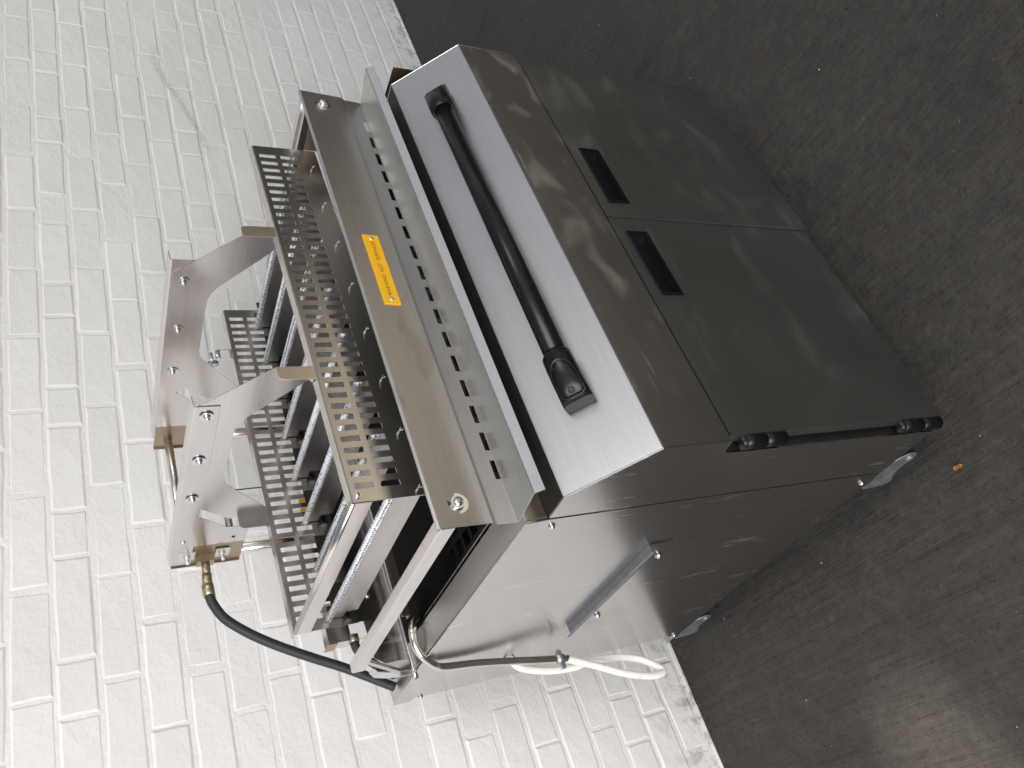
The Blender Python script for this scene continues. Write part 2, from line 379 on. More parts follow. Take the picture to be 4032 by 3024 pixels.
lf.add([c0 + Vector((a, b, 0.001 + 0.003 * abs(a) / .006)) for a, b in ol] + [c0 + Vector((a, b, 0.0001 + 0.003 * abs(a) / .006)) for a, b in ol], [tuple(range(8)), tuple(range(15, 7, -1))] + [(i, (i + 1) % 8, 8 + (i + 1) % 8, 8 + i) for i in range(8)])
tag(lf.build('leaf_scrap', 'orange'), 'tiny orange scrap of dry leaf on the floor by the castor', 'leaf')

# ------------------------------------------------------------------ brick wall
WALL_A = math.atan(-0.0245)
wall = empty('brick_wall', (0, 1.058, 0), WALL_A)
tag(wall, 'white painted brick wall behind the steel cooker', 'wall')
MT['paint'] = paint_mat('painted_brick', wall); MT['mortar'] = paint_mat('painted_mortar', wall, True)
BX0, BX1, CP, BL = -3.6, 4.4, 0.078, 0.2235
MB().box(BX0, BX1, 0.0017, 0.12, 0, 2.6).build('mortar', 'mortar', wall)
def brick_mesh(Lb, H, seed):
    rnd = random.Random(seed); b = MB(); nx = 5 if Lb > 0.15 else 3; nz = 3; V = []; F = []
    ch = 0.0060
    xs = [-Lb / 2 + ch + (Lb - 2 * ch) * i / (nx - 1) for i in range(nx)]; zs = [-H / 2 + ch + (H - 2 * ch) * j / (nz - 1) for j in range(nz)]
    for j in range(nz):
        for i in range(nx): V.append((xs[i] + rnd.uniform(-.0012, .0012), rnd.uniform(-.0006, .0004), zs[j] + rnd.uniform(-.0014, .0014)))
    for j in range(nz - 1):
        for i in range(nx - 1): F.append((j * nx + i, j * nx + i + 1, (j + 1) * nx + i + 1, (j + 1) * nx + i))
    ring = [i for i in range(nx)] + [j * nx + nx - 1 for j in range(1, nz)] + [(nz - 1) * nx + i for i in range(nx - 2, -1, -1)] + [j * nx for j in range(nz - 2, 0, -1)]
    o = len(V)
    for k in ring:
        x, y, z = V[k]; sx = Lb / 2 / (Lb / 2 - ch); sz = H / 2 / (H / 2 - ch)
        V.append((x * sx, 0.0026, z * sz))
    for k in range(len(ring)):
        k2 = (k + 1) % len(ring); F.append((ring[k], o + k, o + k2, ring[k2]))
    me = D.meshes.new('brick'); me.from_pydata(V, [], F)
    me.materials.append(MT['paint']); return me
ST = [brick_mesh(BL - 0.0045, CP - 0.0045, i) for i in range(6)]
HD = [brick_mesh(0.1112 - 0.0045, CP - 0.0045, 50 + i) for i in range(4)]
def pixel(Pw):
    v = Vector(Pw) - Vector(M.translation); zc = v.dot(RZ)
    if zc <= 0.05: return None
    return 2016 + 3248.67 * v.dot(RX) / zc, 1512 + 3248.67 * v.dot(RY) / zc, zc
spec = []
for k in range(-1, 33):
    zc = 0.014 + CP * k + CP / 2
    if zc - CP / 2 > 2.5: break
    flem = (k % 5 == 2)
    if flem:
        per = 0.1112 + BL; x = 0.158 - per * 12
        while x < BX1:
            spec.append((x + 0.0556, zc, 1)); spec.append((x + 0.1112 + BL / 2, zc, 0)); x += per
    else:
        ph = {18: .205, 16: .213, 15: .1015, 14: .2, 13: .1}.get(k, .21 if k % 2 == 0 else .10); x = ph - BL * 17
        while x < BX1: spec.append((x + BL / 2 + random.uniform(-.004, .004), zc, 0)); x += BL
spec = [s for s in spec if BX0 + 0.12 < s[0] < BX1 - 0.12]
wm = Matrix.Translation((0, 1.058, 0)) @ Matrix.Rotation(WALL_A, 4, 'Z')
vis = []; rest = []
for s in spec:
    px = pixel(wm @ Vector((s[0], 0, s[1])))
    inside = px and -150 < px[0] < 4180 and -150 < px[1] < 3170
    (vis if inside else rest).append((px[2] if px else 9, s))
vis.sort(key=lambda q: q[0]); rest += vis[300:]; vis = vis[:300]
rb = random.Random(3)
for _, (x, zc, hd) in vis:
    o = D.objects.new('brick', rb.choice(HD if hd else ST)); COL.objects.link(o); o.parent = wall
    o.location = (x, rb.uniform(-.0012, .0012), zc + rb.uniform(-.0012, .0012)); o.rotation_euler = (rb.uniform(-.014, .014), rb.uniform(-.009, .009), rb.uniform(-.007, .007)); o.scale = (rb.uniform(.982, 1.012), 1, rb.uniform(.955, 1.025))
mb = MB()
for _, (x, zc, hd) in rest:
    me = rb.choice(HD if hd else ST); dy = rb.uniform(-.0012, .0012)
    mb.add([(v.co.x + x, v.co.y + dy, v.co.z + zc) for v in me.vertices], [tuple(pl.vertices) for pl in me.polygons], False)
ob = mb.build('brickwork', 'paint', wall); tag(ob, kind='stuff')

# ------------------------------------------------------------------ the cooker
W_, DP = 0.931, 0.905
root = empty('catering_cooker', (0, 0, ZB))
tag(root, 'stainless steel catering cooker on castors with slotted guards and two doors', 'cooker')
T = 0.0012

def screw(name, c_, axis, r, parent, mat='screw', washer=0.0, tilt=False, hexa=True):
    b = MB(); c_ = Vector(c_); a = Vector(axis).normalized()
    if washer: b.cyl(c_, c_ + a * 0.0018, washer, 20); c_ = c_ + a * 0.0018
    b.tube([c_, c_ + a * r * 0.5], r, 6 if hexa else 16); b.dome(c_ + a * r * 0.5, a, r * 0.72, r * 0.45)
    return b.build(name, mat, parent, tilt)

# side panels (left: a front strip and a main panel with a seam between them)
SEAM = 0.1593
strip = MB().prism_x([(0.0, 0.478), (0.0, 0.600), (0.1052, 0.7063), (SEAM - .0012, 0.7040), (SEAM - .0012, 0.0), (0.0295, 0.0), (0.0295, 0.4735), (0.0005, 0.4790)], 0.0, 0.003)
strip.build('side_panel', 'side', root, bevel=0.0007)
main = MB().prism_x([(SEAM + .0012, 0.0), (SEAM + .0012, 0.700), (0.164, 0.7395), (0.206, 0.7390), (0.708, 0.7350), (0.905, 0.7272), (0.905, 0.690), (0.8865, 0.6880), (0.8865, 0.0)], -0.0008, 0.003)
main.build('side_panel', 'side', root, bevel=0.0007)
MB().prism_x([(0.0, 0.478), (0.0, 0.600), (0.1052, 0.7063), (0.160, 0.7040), (0.164, 0.7395), (0.905, 0.7272), (0.905, 0.0), (0.0295, 0.0), (0.0295, 0.4735)], W_ - 0.003, W_).build('side_panel', 'side', root, bevel=0.0007)
MB().box(0.003, W_ - 0.003, 0.880, 0.8865, 0.0, 0.69).build('back_panel', 'side', root)
MB().box(0.003, W_ - 0.003, 0.0295, 0.88, 0.002, 0.012).build('bottom_panel', 'rim', root)
MB().box(0.0032, W_ - 0.0032, 0.030, 0.036, 0.012, 0.478).build('door_frame', 'soot_shade', root)
# upper front panel, sloping panel and the narrow ledge above it: folded from sheet
MB().prism_x([(0.0, 0.4775), (0.0, 0.6), (0.012, 0.6), (0.012, 0.4775)], 0.0032, W_ - 0.0032).build('front_panel', 'front', root, bevel=0.0006)
MB().prism_x([(0.0005, 0.6004), (0.1052, 0.7063), (0.1052, 0.700), (0.006, 0.6004)], 0.0032, W_ - 0.0032).build('sloping_panel', 'slope', root, bevel=0.0006)
MB().prism_x([(0.1054, 0.7063), (0.160, 0.7042), (0.160, 0.700), (0.1054, 0.702)], 0.0032, W_ - 0.0032).build('top_ledge', 'soot_shade', root)  # steel ledge coloured black to paint in the shade below the hood shelf
# open flange on the right side
fg = MB(); fg.box(0.957, 0.959, 0.085, 0.60, 0.40, 0.70); fg.box(W_, 0.957, 0.598, 0.60, 0.40, 0.70); fg.box(W_, 0.957, 0.085, 0.598, 0.40, 0.402)
fg.build('side_pocket', 'brown', root)

# doors
def door(x0, x1, skew, hx):
    b = MB()
    def y(x, z): return skew * (1 - (x - x0) / (x1 - x0)) * (1 - z / 0.47)
    z0, z1, th = 0.003, 0.4752, 0.018
    V = []
    for yy in (0.0, th):
        for z in (z0, z1):
            for x in (x0, x1): V.append((x, yy + y(x, z), z))
    # opening for the recessed handle on the front skin
    h0, h1, g0, g1 = hx, hx + 0.136, 0.414, 0.449
    xs = [x0, h0, h1, x1]; zs = [z0, g0, g1, z1]
    P = {}
    for i, x in enumerate(xs):
        for j, z in enumerate(zs): P[(i, j)] = len(V); V.append((x, y(x, z), z))
    F = []
    for i in range(3):
        for j in range(3):
            if (i, j) != (1, 1): F.append((P[(i, j)], P[(i + 1, j)], P[(i + 1, j + 1)], P[(i, j + 1)]))
    F += [(4, 6, 7, 5)]
    F += [(P[(0, 0)], P[(0, 1)], P[(0, 2)], P[(0, 3)], 6, 4), (P[(3, 0)], 5, 7, P[(3, 3)], P[(3, 2)], P[(3, 1)]), (P[(0, 0)], 4, 5, P[(3, 0)], P[(2, 0)], P[(1, 0)]), (P[(0, 3)], P[(1, 3)], P[(2, 3)], P[(3, 3)], 7, 6)]
    b.v = V; b.f = F; b.sm = [False] * len(F)
    used = sorted({i for f in F for i in f}); mp = {i: k for k, i in enumerate(used)}
    b.v = [V[i] for i in used]; b.f = [tuple(mp[i] for i in f) for f in F]
    d = b.build('door', 'door', root)
    # black cup handle: rim frame and a tapered cup
    dy = y(h0 + .07, .43)
    r_ = MB(); e = 0.004
    r_.box(h0 - e, h1 + e, dy - .0025, dy - .0002, g1, g1 + e); r_.box(h0 - e, h1 + e, dy - .0025, dy - .0002, g0 - e, g0)
    r_.box(h0 - e, h0, dy - .0025, dy - .0002, g0, g1); r_.box(h1, h1 + e, dy - .0025, dy - .0002, g0, g1)
    r_.build('handle_rim', 'black_plastic', d)
    cpt = MB(); q = 0.014; i_ = 0.012
    V = [(h0, dy, g0), (h1, dy, g0), (h1, dy, g1), (h0, dy, g1), (h0 + i_, dy + q, g0 + .002), (h1 - i_, dy + q, g0 + .002), (h1 - i_, dy + q, g1 - .010), (h0 + i_, dy + q, g1 - .010)]
    cpt.add(V, [(0, 1, 5, 4), (1, 2, 6, 5), (2, 3, 7, 6), (3, 0, 4, 7), (4, 5, 6, 7)]); cpt.build('handle_cup', 'black_plastic', d)
    return d
d1 = door(0.0115, 0.4575, 0.0, 0.2845)
d2 = door(0.4605, 0.9125, -0.009, 0.501)
def hinge(x, zlo, zhi, par):
    b = MB(); n = len(b.v)
    b.cyl((x, 0.016, zlo), (x, 0.016, zlo + (zhi - zlo) * .45), 0.0115, 16); b.cyl((x, 0.016, zlo + (zhi - zlo) * .48), (x, 0.016, zhi - .008), 0.0125, 8)
    b.dome((x, 0.016, zhi - .008), (0, 0, 1), 0.0125, 0.009, 8)
    b.box(min(x, x + (0.02 if x < .4 else -0.02)), max(x, x + (0.02 if x < .4 else -0.02)), 0.019, 0.027, zlo + .004, zhi - .01)
    b.build('hinge', 'black_plastic', par)
de = MB(); de.add([(0.4603, 0.0, 0.4745), (0.4603, 0.017, 0.4745), (0.4603, 0.007, 0.004), (0.4603, -0.0085, 0.004), (0.4596, 0.0, 0.4745), (0.4596, 0.017, 0.4745), (0.4596, 0.007, 0.004), (0.4596, -0.0085, 0.004)], [(0, 1, 2, 3), (7, 6, 5, 4), (0, 4, 5, 1), (1, 5, 6, 2), (2, 6, 7, 3), (3, 7, 4, 0)]); de.build('door_edge', 'ledge', d2)
hinge(0.0085, 0.362, 0.450, d1); hinge(0.0085, -0.004, 0.100, d1); hinge(0.9165, 0.378, 0.452, d2); hinge(0.9185, 0.015, 0.090, d2)

# long black bar handle on the sloping panel
sn = Vector((0, -0.7106, 0.7036)); su = Vector((0, 0.7036, 0.7106))      # outward normal / up the slope
def sp(x, s, off): return Vector((x, 0, 0.6004)) + su * s + sn * off
def cap(sign, xin, xout):
    """angled end foot: round collar on the tube, sinking to the panel towards its end"""
    b = MB(); n = 20; rows = []
    prof = [(xin, 0.034, 0.0195, 0.0195, 0), (xin - sign * .003, 0.034, 0.0215, 0.0215, 0), (xin - sign * .020, 0.034, 0.0220, 0.0215, 0), (xin - sign * .034, 0.030, 0.0222, 0.021, .3), (xin - sign * .055, 0.022, 0.0222, 0.021, .7), (xin - sign * .076, 0.013, 0.0222, 0.013, 1.0)]
    rows = []
    for x, off, rs_, rn, sq in prof:
        ring = []
        for j in range(n):
            a = 2 * math.pi * j / n; ca, sa = math.cos(a), math.sin(a)
            k = 1.0 / max(abs(ca), abs(sa)); k = 1 + (min(k, 1.32) - 1) * sq
            s = 0.0745 + rs_ * ca * k; h = max(0.0008, off + rn * sa * k); ring.append(sp(x, s, h))
        rows.append(ring)
    V = [q for r_ in rows for q in r_]; F = [(i * n + j, i * n + (j + 1) % n, (i + 1) * n + (j + 1) % n, (i + 1) * n + j) for i in range(len(rows) - 1) for j in range(n)]
    b.add(V, F, True); b.f += [tuple(range(n)), tuple((len(rows) - 1) * n + j for j in range(n))]; b.sm += [False, False]
    return b
hb = MB().cyl(sp(0.185, 0.0745, 0.034), sp(W_ - 0.185, 0.0745, 0.034), 0.0165, 28).build('bar_handle', 'black_plastic', root)
cl = cap(1, 0.186, 0.11).build('end_cap', 'black_plastic', hb); cr = cap(-1, W_ - 0.186, W_ - .11).build('end_cap', 'black_plastic', hb)
# open dusty hollow in the near cap with a screw head at its bottom
pk = MB(); n = 22
def pocket(k, dh):
    o = []
    for j in range(n):
        a = 2 * math.pi * j / n; ca, sa = math.cos(a), math.sin(a)
        q_ = 1.0 if ca > 0 else 1.0 / max(abs(ca), abs(sa)) ; xx = 0.140 + (0.024 * ca if ca > 0 else 0.024 * ca * q_) * k; s = 0.0745 + 0.0170 * sa * q_ * k
        frac = (0.186 - xx - .020) / .056; h = 0.0545 - 0.0295 * max(0, min(1, frac)); o.append(sp(xx, s, h + dh))
    return o
V = pocket(1.12, -.0020) + pocket(1.12, .0045) + pocket(1.0, .0050) + pocket(0.96, -.002)
F = [(r_ * n + j, r_ * n + (j + 1) % n, (r_ + 1) * n + (j + 1) % n, (r_ + 1) * n + j) for r_ in range(3) for j in range(n)]
pk.add(V, F, True); pk.build('cap_rim', 'black_plastic', hb)
pf = MB(); pf.add(pocket(0.99, .0004), [tuple(range(n))]); pf.build('cap_hollow', 'dusty_plastic', hb)
screw('cap_screw', sp(0.124, 0.0745, 0.035), sn, 0.006, hb, 'rust')

# side bracket: folded ledge riveted to the left side
br = MB()
br.prism_y([(-0.0008, 0.4405), (-0.0150, 0.4405), (-0.0168, 0.4385), (-0.0168, 0.4320), (-0.0156, 0.4320), (-0.0156, 0.4370), (-0.0145, 0.4393), (-0.0008, 0.4393)], 0.306, 0.640)
br.prism_y([(-0.0168, 0.4385), (-0.0156, 0.4375), (-0.0156, 0.4320), (-0.0168, 0.4320)], 0.640, 0.660)
bro = br.build('side_bracket', 'ledge', root, bevel=0.0005)
MB().prism_x([(0.306, 0.4380), (0.640, 0.4380), (0.640, 0.372), (0.346, 0.372), (0.306, 0.405)], -0.0022, -0.0010).build('bracket_plate', 'side', bro)
MB().box(-0.0012, -0.0006, 0.2995, 0.3035, 0.392, 0.441).build('bracket_slit', 'soot_shade', bro)
for yy, zz in ((0.3545, 0.392), (0.606, 0.388)): screw('rivet', (-0.003, yy, zz), (-1, 0, 0), 0.0068, bro, hexa=False)
for yy, zz in ((0.1815, 0.690), (0.189, 0.0246), (0.880, 0.0175), (0.886, 0.674)): screw('panel_screw', (-0.001, yy, zz), (-1, 0, 0), 0.0055, root, hexa=True)

# tank: rim, walls, grate
rm = MB()
rm.prism_y([(0.0032, 0.7385), (0.050, 0.7385), (0.050, 0.650), (0.052, 0.650), (0.052, 0.7373), (0.0032, 0.7373)][::1], 0.166, 0.7085)
rm.build('tank_rim', 'rim', root)
rm2 = MB(); rm2.prism_y([(W_ - 0.0032, 0.7385), (W_ - 0.050, 0.7385), (W_ - 0.050, 0.650), (W_ - 0.052, 0.650), (W_ - 0.052, 0.7373), (W_ - 0.0032, 0.7373)], 0.166, 0.7085); rm2.build('tank_rim', 'rim', root)
MB().box(0.0034, 0.055, 0.1605, 0.1655, 0.7045, 0.7390).build('tank_front_end', 'heat', root, bevel=0.0006)
MB().box(0.056, W_ - 0.0032, 0.1610, 0.1655, 0.7045, 0.7390).build('tank_front', 'soot_shade', root)  # black colour here is painted shade, continuing that of the ledge
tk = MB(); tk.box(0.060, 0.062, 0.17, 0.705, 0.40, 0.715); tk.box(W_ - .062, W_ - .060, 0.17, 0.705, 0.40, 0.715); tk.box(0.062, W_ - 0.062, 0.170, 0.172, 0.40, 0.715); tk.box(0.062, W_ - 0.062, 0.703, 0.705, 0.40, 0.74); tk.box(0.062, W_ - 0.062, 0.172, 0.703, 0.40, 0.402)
tk.build('tank_wall', 'soot_shade', root)
MB().box(0.0690, 0.0715, 0.175, 0.640, 0.722, 0.7235).build('tank_edge', 'rim', root)
gx = [0.075]
while gx[-1] < W_ - 0.10: gx += [gx[-1] + 0.012, gx[-1] + 0.040]
gy = [0.18]
while gy[-1] < 0.66: gy += [gy[-1] + 0.012, gy[-1] + 0.040]
MB().grid_sheet(gx, gy, lambda i, j: i % 2 == 1 and j % 2 == 1, lambda u, v, w_: (u, v, 0.62 + w_), 0.006).build('grate', 'grate', root)

# back block behind the tank, with an upright sheet, a bent brace
bb = MB()
bb.prism_x([(0.7085, 0.690), (0.7085, 0.7338), (0.712, 0.7355), (0.904, 0.7265), (0.904, 0.690)], 0.0034, W_ - 0.0034)
bb.build('back_block', 'rim', root, bevel=0.0015)
lip = MB().tube(smooth_path([(0.004, 0.711, 0.7345), (0.02, 0.7105, 0.739), (0.06, 0.710, 0.740), (W_ - 0.01, 0.710, 0.740)], 6), 0.0045, 10).build('block_lip', 'bright', root)
MB().prism_y([(0.036, 0.735), (0.036, 0.775), (0.050, 0.795), (0.16, 0.80), (W_ - 0.05, 0.80), (W_ - 0.05, 0.735)], 0.746, 0.748).build('upright_sheet', 'side', root)
brc = []
for x, z in [(0.016, 0.7345), (0.0165, 0.742), (0.018, 0.752), (0.021, 0.775), (0.026, 0.793), (0.036, 0.800)]: brc.append((x, z))
bc = MB().prism_y(thick(brc, 0.0025), 0.748, 0.778).build('bent_brace', 'bright', root)
for pl in bc.data.polygons: pl.use_smooth = False
MB().box(0.0045, 0.012, 0.740, 0.7435, 0.7345, 0.756).build('brace_tab', 'rim', root)

# rails of the hood frame
RL = [(0.0, 0.8515), (0.0, 0.8715), (0.0016, 0.8733), (0.017, 0.8733), (0.019, 0.866), (0.026, 0.866), (0.026, 0.8515)]
MB().prism_y(RL, 0.148, 0.648).build('hood_rail', 'bright', root, bevel=0.0006)
MB().prism_y([(W_ - a, b) for a, b in RL], 0.148, 0.648).build('hood_rail', 'bright', root, bevel=0.0006)
lg = MB(); lg.prism_x([(0.636, 0.8515), (0.648, 0.8515), (0.770, 0.742), (0.755, 0.742)], 0.014, 0.020); lg.build('rail_leg', 'side', root)
lg = MB(); lg.prism_x([(0.636, 0.8515), (0.648, 0.8515), (0.770, 0.742), (0.755, 0.742)], W_ - 0.020, W_ - 0.014); lg.build('rail_leg', 'side', root)

# hood plate: one bent sheet = plate + shelf with a row of slots + lip
hp = MB()
TP = (0.1455, 0.8762)
prof = [(0.1555, 0.8735), (0.1475, 0.8768), (0.1455, 0.8745), (0.1498, 0.7970), (0.1535, 0.7900), (0.1533, 0.7880)]
hp.prism_x(thick(prof, -T), 0.0, W_)
hood = hp.build('hood_plate', 'sheet', root, bevel=0.0004)
us = [0.0]
for i in range(17): us += [0.0690 + 0.0483 * i, 0.0690 + 0.0483 * i + 0.0315]
us += [W_]
SH = [(0.1562, 0.7548), (0.0816, 0.7638)]
def shelf(u, v, w_):
    a, b = SH; n_ = Vector((b[1] - a[1], a[0] - b[0])).normalized()
    return (u, a[0] + (b[0] - a[0]) * v - n_.x * -w_ * 0 , a[1] + (b[1] - a[1]) * v - w_)
hs_ = MB().grid_sheet(us, [0.0, 0.03, 0.235, 1.0], lambda i, j: False, shelf, T)
hs_.build('hood_shelf', 'sheet', root)
def lower(u, v, w_): return (u, 0.1562 + (0.1533 - 0.1562) * v + w_, 0.7549 + (0.7880 - 0.7549) * v)
MB().grid_sheet(us, [0.0, 0.03, 0.30, 0.9995], lambda i, j: j == 1 and i % 2 == 1, lower, T).build('slotted_strip', 'sheet', root)
MB().prism_x(thick([(0.0812, 0.7640), (0.0790, 0.7628), (0.0718, 0.7505)], T), 0.0, W_).build('hood_lip', 'bright', root, bevel=0.0003)
for x in (0.0342, W_ - 0.0342):
    b_ = screw('hood_bolt', (x, 0.1480, 0.8387), (0, -1, 0.05), 0.0100, root, washer=0.0155, hexa=False)
    MB().cyl((x + .001, 0.1476, 0.854), (x + .001, 0.1462, 0.8545), 0.0052, 14).build('bolt_slot', 'soot_shade', b_)

# warning sign
wx0, wx1, wz0, wz1 = 0.3903, 0.5438, 0.8208, 0.8478
pn = Vector((0, -0.0800, 0.0067)).normalized(); pu = Vector((0, -0.0045, 0.080)).normalized(); px_ = Vector((1, 0, 0))
pnorm = px_.cross(pu); pnorm = -pnorm if pnorm.y > 0 else pnorm
base = Vector((0, 0.1500, 0.7945))
def on_plate(x, z, off): return Vector((x, 0, 0)) + base + pu * (z - 0.7945) + pnorm * off
sg = MB(); V = [on_plate(x, z, o) for o in (0.0010, 0.0034) for x, z in ((wx0, wz0), (wx1, wz0), (wx1, wz1), (wx0, wz1))]
sg.add(V, [(3, 2, 1, 0), (4, 5, 6, 7), (0, 1, 5, 4), (1, 2, 6, 5), (2, 3, 7, 6), (3, 0, 4, 7)])
sign = sg.build('warning_sign', 'yellow', root, bevel=0.0004)
for x in (0.4008, 0.5356):
    b = MB(); b.dome(on_plate(x, 0.8338, 0.0034), pnorm, 0.0043, 0.0016, 16); b.build('sign_rivet', 'rivet', sign)
    b = MB(); b.dome(on_plate(x, 0.8338, 0.0048), pnorm, 0.0013, 0.0006, 8); b.build('rivet_pin', 'zinc', sign)
def text(body, x0, x1, z, h, par):
    cu = D.curves.new('lettering', 'FONT'); cu.body = body; cu.size = 1.0; cu.space_character = 1.22; cu.space_word = 1.0; cu.resolution_u = 3
    to = D.objects.new('lettering_tmp', cu); COL.objects.link(to)
    bpy.context.view_layer.update()
    me = D.meshes.new_from_object(to.evaluated_get(bpy.context.evaluated_depsgraph_get()))
    D.objects.remove(to)
    xs = [v.co.x for v in me.vertices]; ys = [v.co.y for v in me.vertices]; a, b, c_, d_ = min(xs), max(xs), min(ys), max(ys)
    for v in me.vertices:
        q = on_plate(x0 + (v.co.x - a) / (b - a) * (x1 - x0), z - h / 2 + (v.co.y - c_) / (d_ - c_) * h, 0.00355); v.co = q
    me.materials.clear(); me.materials.append(MT['ink'])
    o = D.objects.new('lettering', me); COL.objects.link(o); o.parent = par
text('WARNING  HOT  SURFACES', 0.4076, 0.5283, 0.8345, 0.0066, sign)

# slotted guards (front and rear), tilted slightly with the head
GX0, GX1 = 0.0893, 0.8425
gu = [GX0]
for i in range(37): gu += [0.1098 + 0.01948 * i, 0.1098 + 0.01948 * i + 0.0096]
gu += [GX1]
def guard(y, flange_dir, mat):
    b = MB()
    b.grid_sheet(gu, [0.838, 0.8780, 0.9070, 0.9155, 0.9448, 0.9520], lambda i, j: i % 2 == 1 and j in (1, 3), lambda u, v, w_: (u, y + w_, v), 0.0015)
    b.prism_x(thick([(y + 0.0002, 0.9520), (y + 0.002 * flange_dir, 0.9535), (y + 0.0195 * flange_dir, 0.9550)], 0.0014 * -flange_dir), GX0, GX1)
    return b.build('slotted_guard', mat, root, tilt=True)
gf = guard(0.2134, 1, 'guard'); gr = guard(0.6550, 1, 'guard')
screw('guard_screw', (0.1000, 0.2132, 0.9445), (0, -1, 0), 0.0050, gf, tilt=True, hexa=False)
for i in range(8):
    x = 0.0987 + 0.098 * i
    b = MB(); b.tube([(x, 0.2150, 0.8570), (x, 0.2085, 0.8570), (x - .004, 0.199, 0.8545)], 0.0007, 6); b.tube([(x, 0.2085, 0.8570), (x + .004, 0.204, 0.854)], 0.0007, 6); b.cyl((x, 0.2134, 0.857), (x, 0.2115, 0.857), 0.0020, 10)
    b.build('split_pin', 'zinc', gf, tilt=True)
    b = MB(); b.tube([(x, 0.652, 0.8620), (x + .002, 0.644, 0.8630), (x - .007, 0.637, 0.8615)], 0.0009, 6); b.tube([(x, 0.645, 0.8625), (x + .007, 0.638, 0.864)], 0.0009, 6); b.cyl((x, 0.655, 0.862), (x, 0.650, 0.862), 0.0022, 10)
    b.build('split_pin', 'soot_shade', gr, tilt=True)
# end frames of the head
for x0, x1, s in ((0.0878, 0.0896, 1),):
    b = MB(); b.box(x0, x1, 0.2152, 0.655, 0.9255, 0.9505)
    b.tube([(x0 + .0009 + s * .004, 0.2165, 0.9505), (x0 + .0009 + s * .004, 0.6545, 0.9505)], 0.0052, 12)
    b.build('end_frame', 'bright', root, tilt=True)
MB().box(0.843, 0.8445, 0.156, 0.2130, 0.79, 0.858).build('end_bracket', 'brown', root, tilt=True)
# burner blades with a perforated strip along the top edge
for i in range(8):
    x = 0.1035 + 0.098 * i
    b = MB(); b.prism_x([(0.2165, 0.8890), (0.652, 0.8890), (0.652, 0.864), (0.630, 0.864), (0.630, 0.8435), (0.2165, 0.8435)], x + .0006, x + .0022)
    b.prism_x([(0.2165, 0.8435), (0.630, 0.8435), (0.630, 0.842), (0.2165, 0.842)], x + .0006, x + .022)
    bl = b.build('burner_blade', 'blade', root, tilt=True)
    b = MB(); b.tube([(x, 0.2170, 0.8905), (x, 0.6490, 0.8905)], 0.0060, 12); b.build('perforated_strip', 'perf', bl, tilt=True)
    b = MB(); b.box(x + .0022, x + .060, 0.6375, 0.6390, 0.845, 0.884); b.build('blade_tab', 'soot_shade', bl, tilt=True)
# rear lower bar and soot-black back plate beneath the head
MB().prism_x([(0.628, 0.751), (0.628, 0.767), (0.630, 0.767), (0.630, 0.753), (0.646, 0.753), (0.646, 0.751)], 0.075, W_ - 0.075).build('lower_bar', 'rim', root)
sb = MB().prism_y([(0.104, 0.838), (0.104, 0.800), (0.112, 0.790), (W_ - 0.112, 0.790), (W_ - 0.104, 0.80), (W_ - 0.104, 0.838)], 0.690, 0.692).build('back_plate', 'soot_shade', root)
screw('hex_bolt', (0.150, 0.6895, 0.800), (0, -1, 0), 0.0075, sb)

# yokes: two cut plates standing on the guards, each with an angle rail on top
def yoke(x, s):
    O = -0.0045
    out = [(.2174, .957), (.2174, 1.0135), (.2225, 1.0205), (.2944, 1.1010), (.3030, 1.1140), (.7480, 1.1140), (.7480, .9865), (.7010, .9865), (.6890, .9990), (.6869, 1.0276), (.6354, 1.0846), (.6073, 1.0842), (.6560, 1.0260), (.6560, .9570), (.6380, .9570), (.5350, 1.0455), (.5260, 1.0510), (.5073, 1.0540), (.3880, 1.0534), (.3680, 1.0525), (.3520, 1.0475), (.3371, 1.0373), (.2520, .9620), (.2450, .957)]
    out = [(a, b + O) for a, b in out]
    b = MB(); b.prism_x(out, x - 0.0010 if s < 0 else x, x if s < 0 else x + 0.0010)
    yk = b.build('yoke', 'bright', root, tilt=True)
    # bent feet at the front and at the rear
    for y0, y1, z1, mt, nm in ((.2160, .2174, 1.0135, 'heat', 'front_foot'), (.6560, .6574, 1.012, 'bright', 'rear_foot')):
        f_ = MB(); xx = [x, x + s * .018, x + s * .0225, x + s * .0240]; zt = [z1, z1, z1 - .004, z1 - .011]
        pr = [(x, .9535)] + list(zip(xx, [a + O for a in zt])) + [(x + s * .0240, .9535)]
        if s < 0: pr = pr[::-1]
        f_.prism_y(pr, y0, y1); f_.build(nm, mt, yk, tilt=True)
        g = MB(); g.cyl((x + s * .012, y0 + .010, .9556), (x + s * .012, y0 + .010, .9625), 0.0058, 6); g.cyl((x + s * .012, y0 + .010, .9556), (x + s * .012, y0 + .010, .9575), .0085, 16)
        g.cyl((x + s * .012, y0 + .010, .9500), (x + s * .012, y0 + .010, .9545), 0.0055, 6)
        g.build('foot_bolt', 'screw', yk, tilt=True)
    return yk
XN, XF = 0.329, 0.606
yn = yoke(XN, -1); yf = yoke(XF, 1)
def angle_rail(x, y0, y1, side, par):
    """vertical leg bolted to the yoke, horizontal leg pointing away to the right"""
    b = MB(); a = x - 0.0012 if side < 0 else x + 0.0012; k = -1 if side < 0 else 1
    pr = [(a, 1.0765), (a, 1.1120), (a + .0015, 1.1150), (a + .021, 1.1165), (a + .021, 1.1150), (a + .003, 1.1136), (a + .0012 , 1.1115), (a + .0012, 1.0765)]
    if side < 0: pr = [(q - .0012, z) for q, z in pr]
    b.prism_y(pr, y0, y1); return b.build('angle_rail', 'bright', par, tilt=True, bevel=0.0006)
angle_rail(XN, .303, .815, -1, yn); angle_rail(XF, .277, .790, 1, yf)
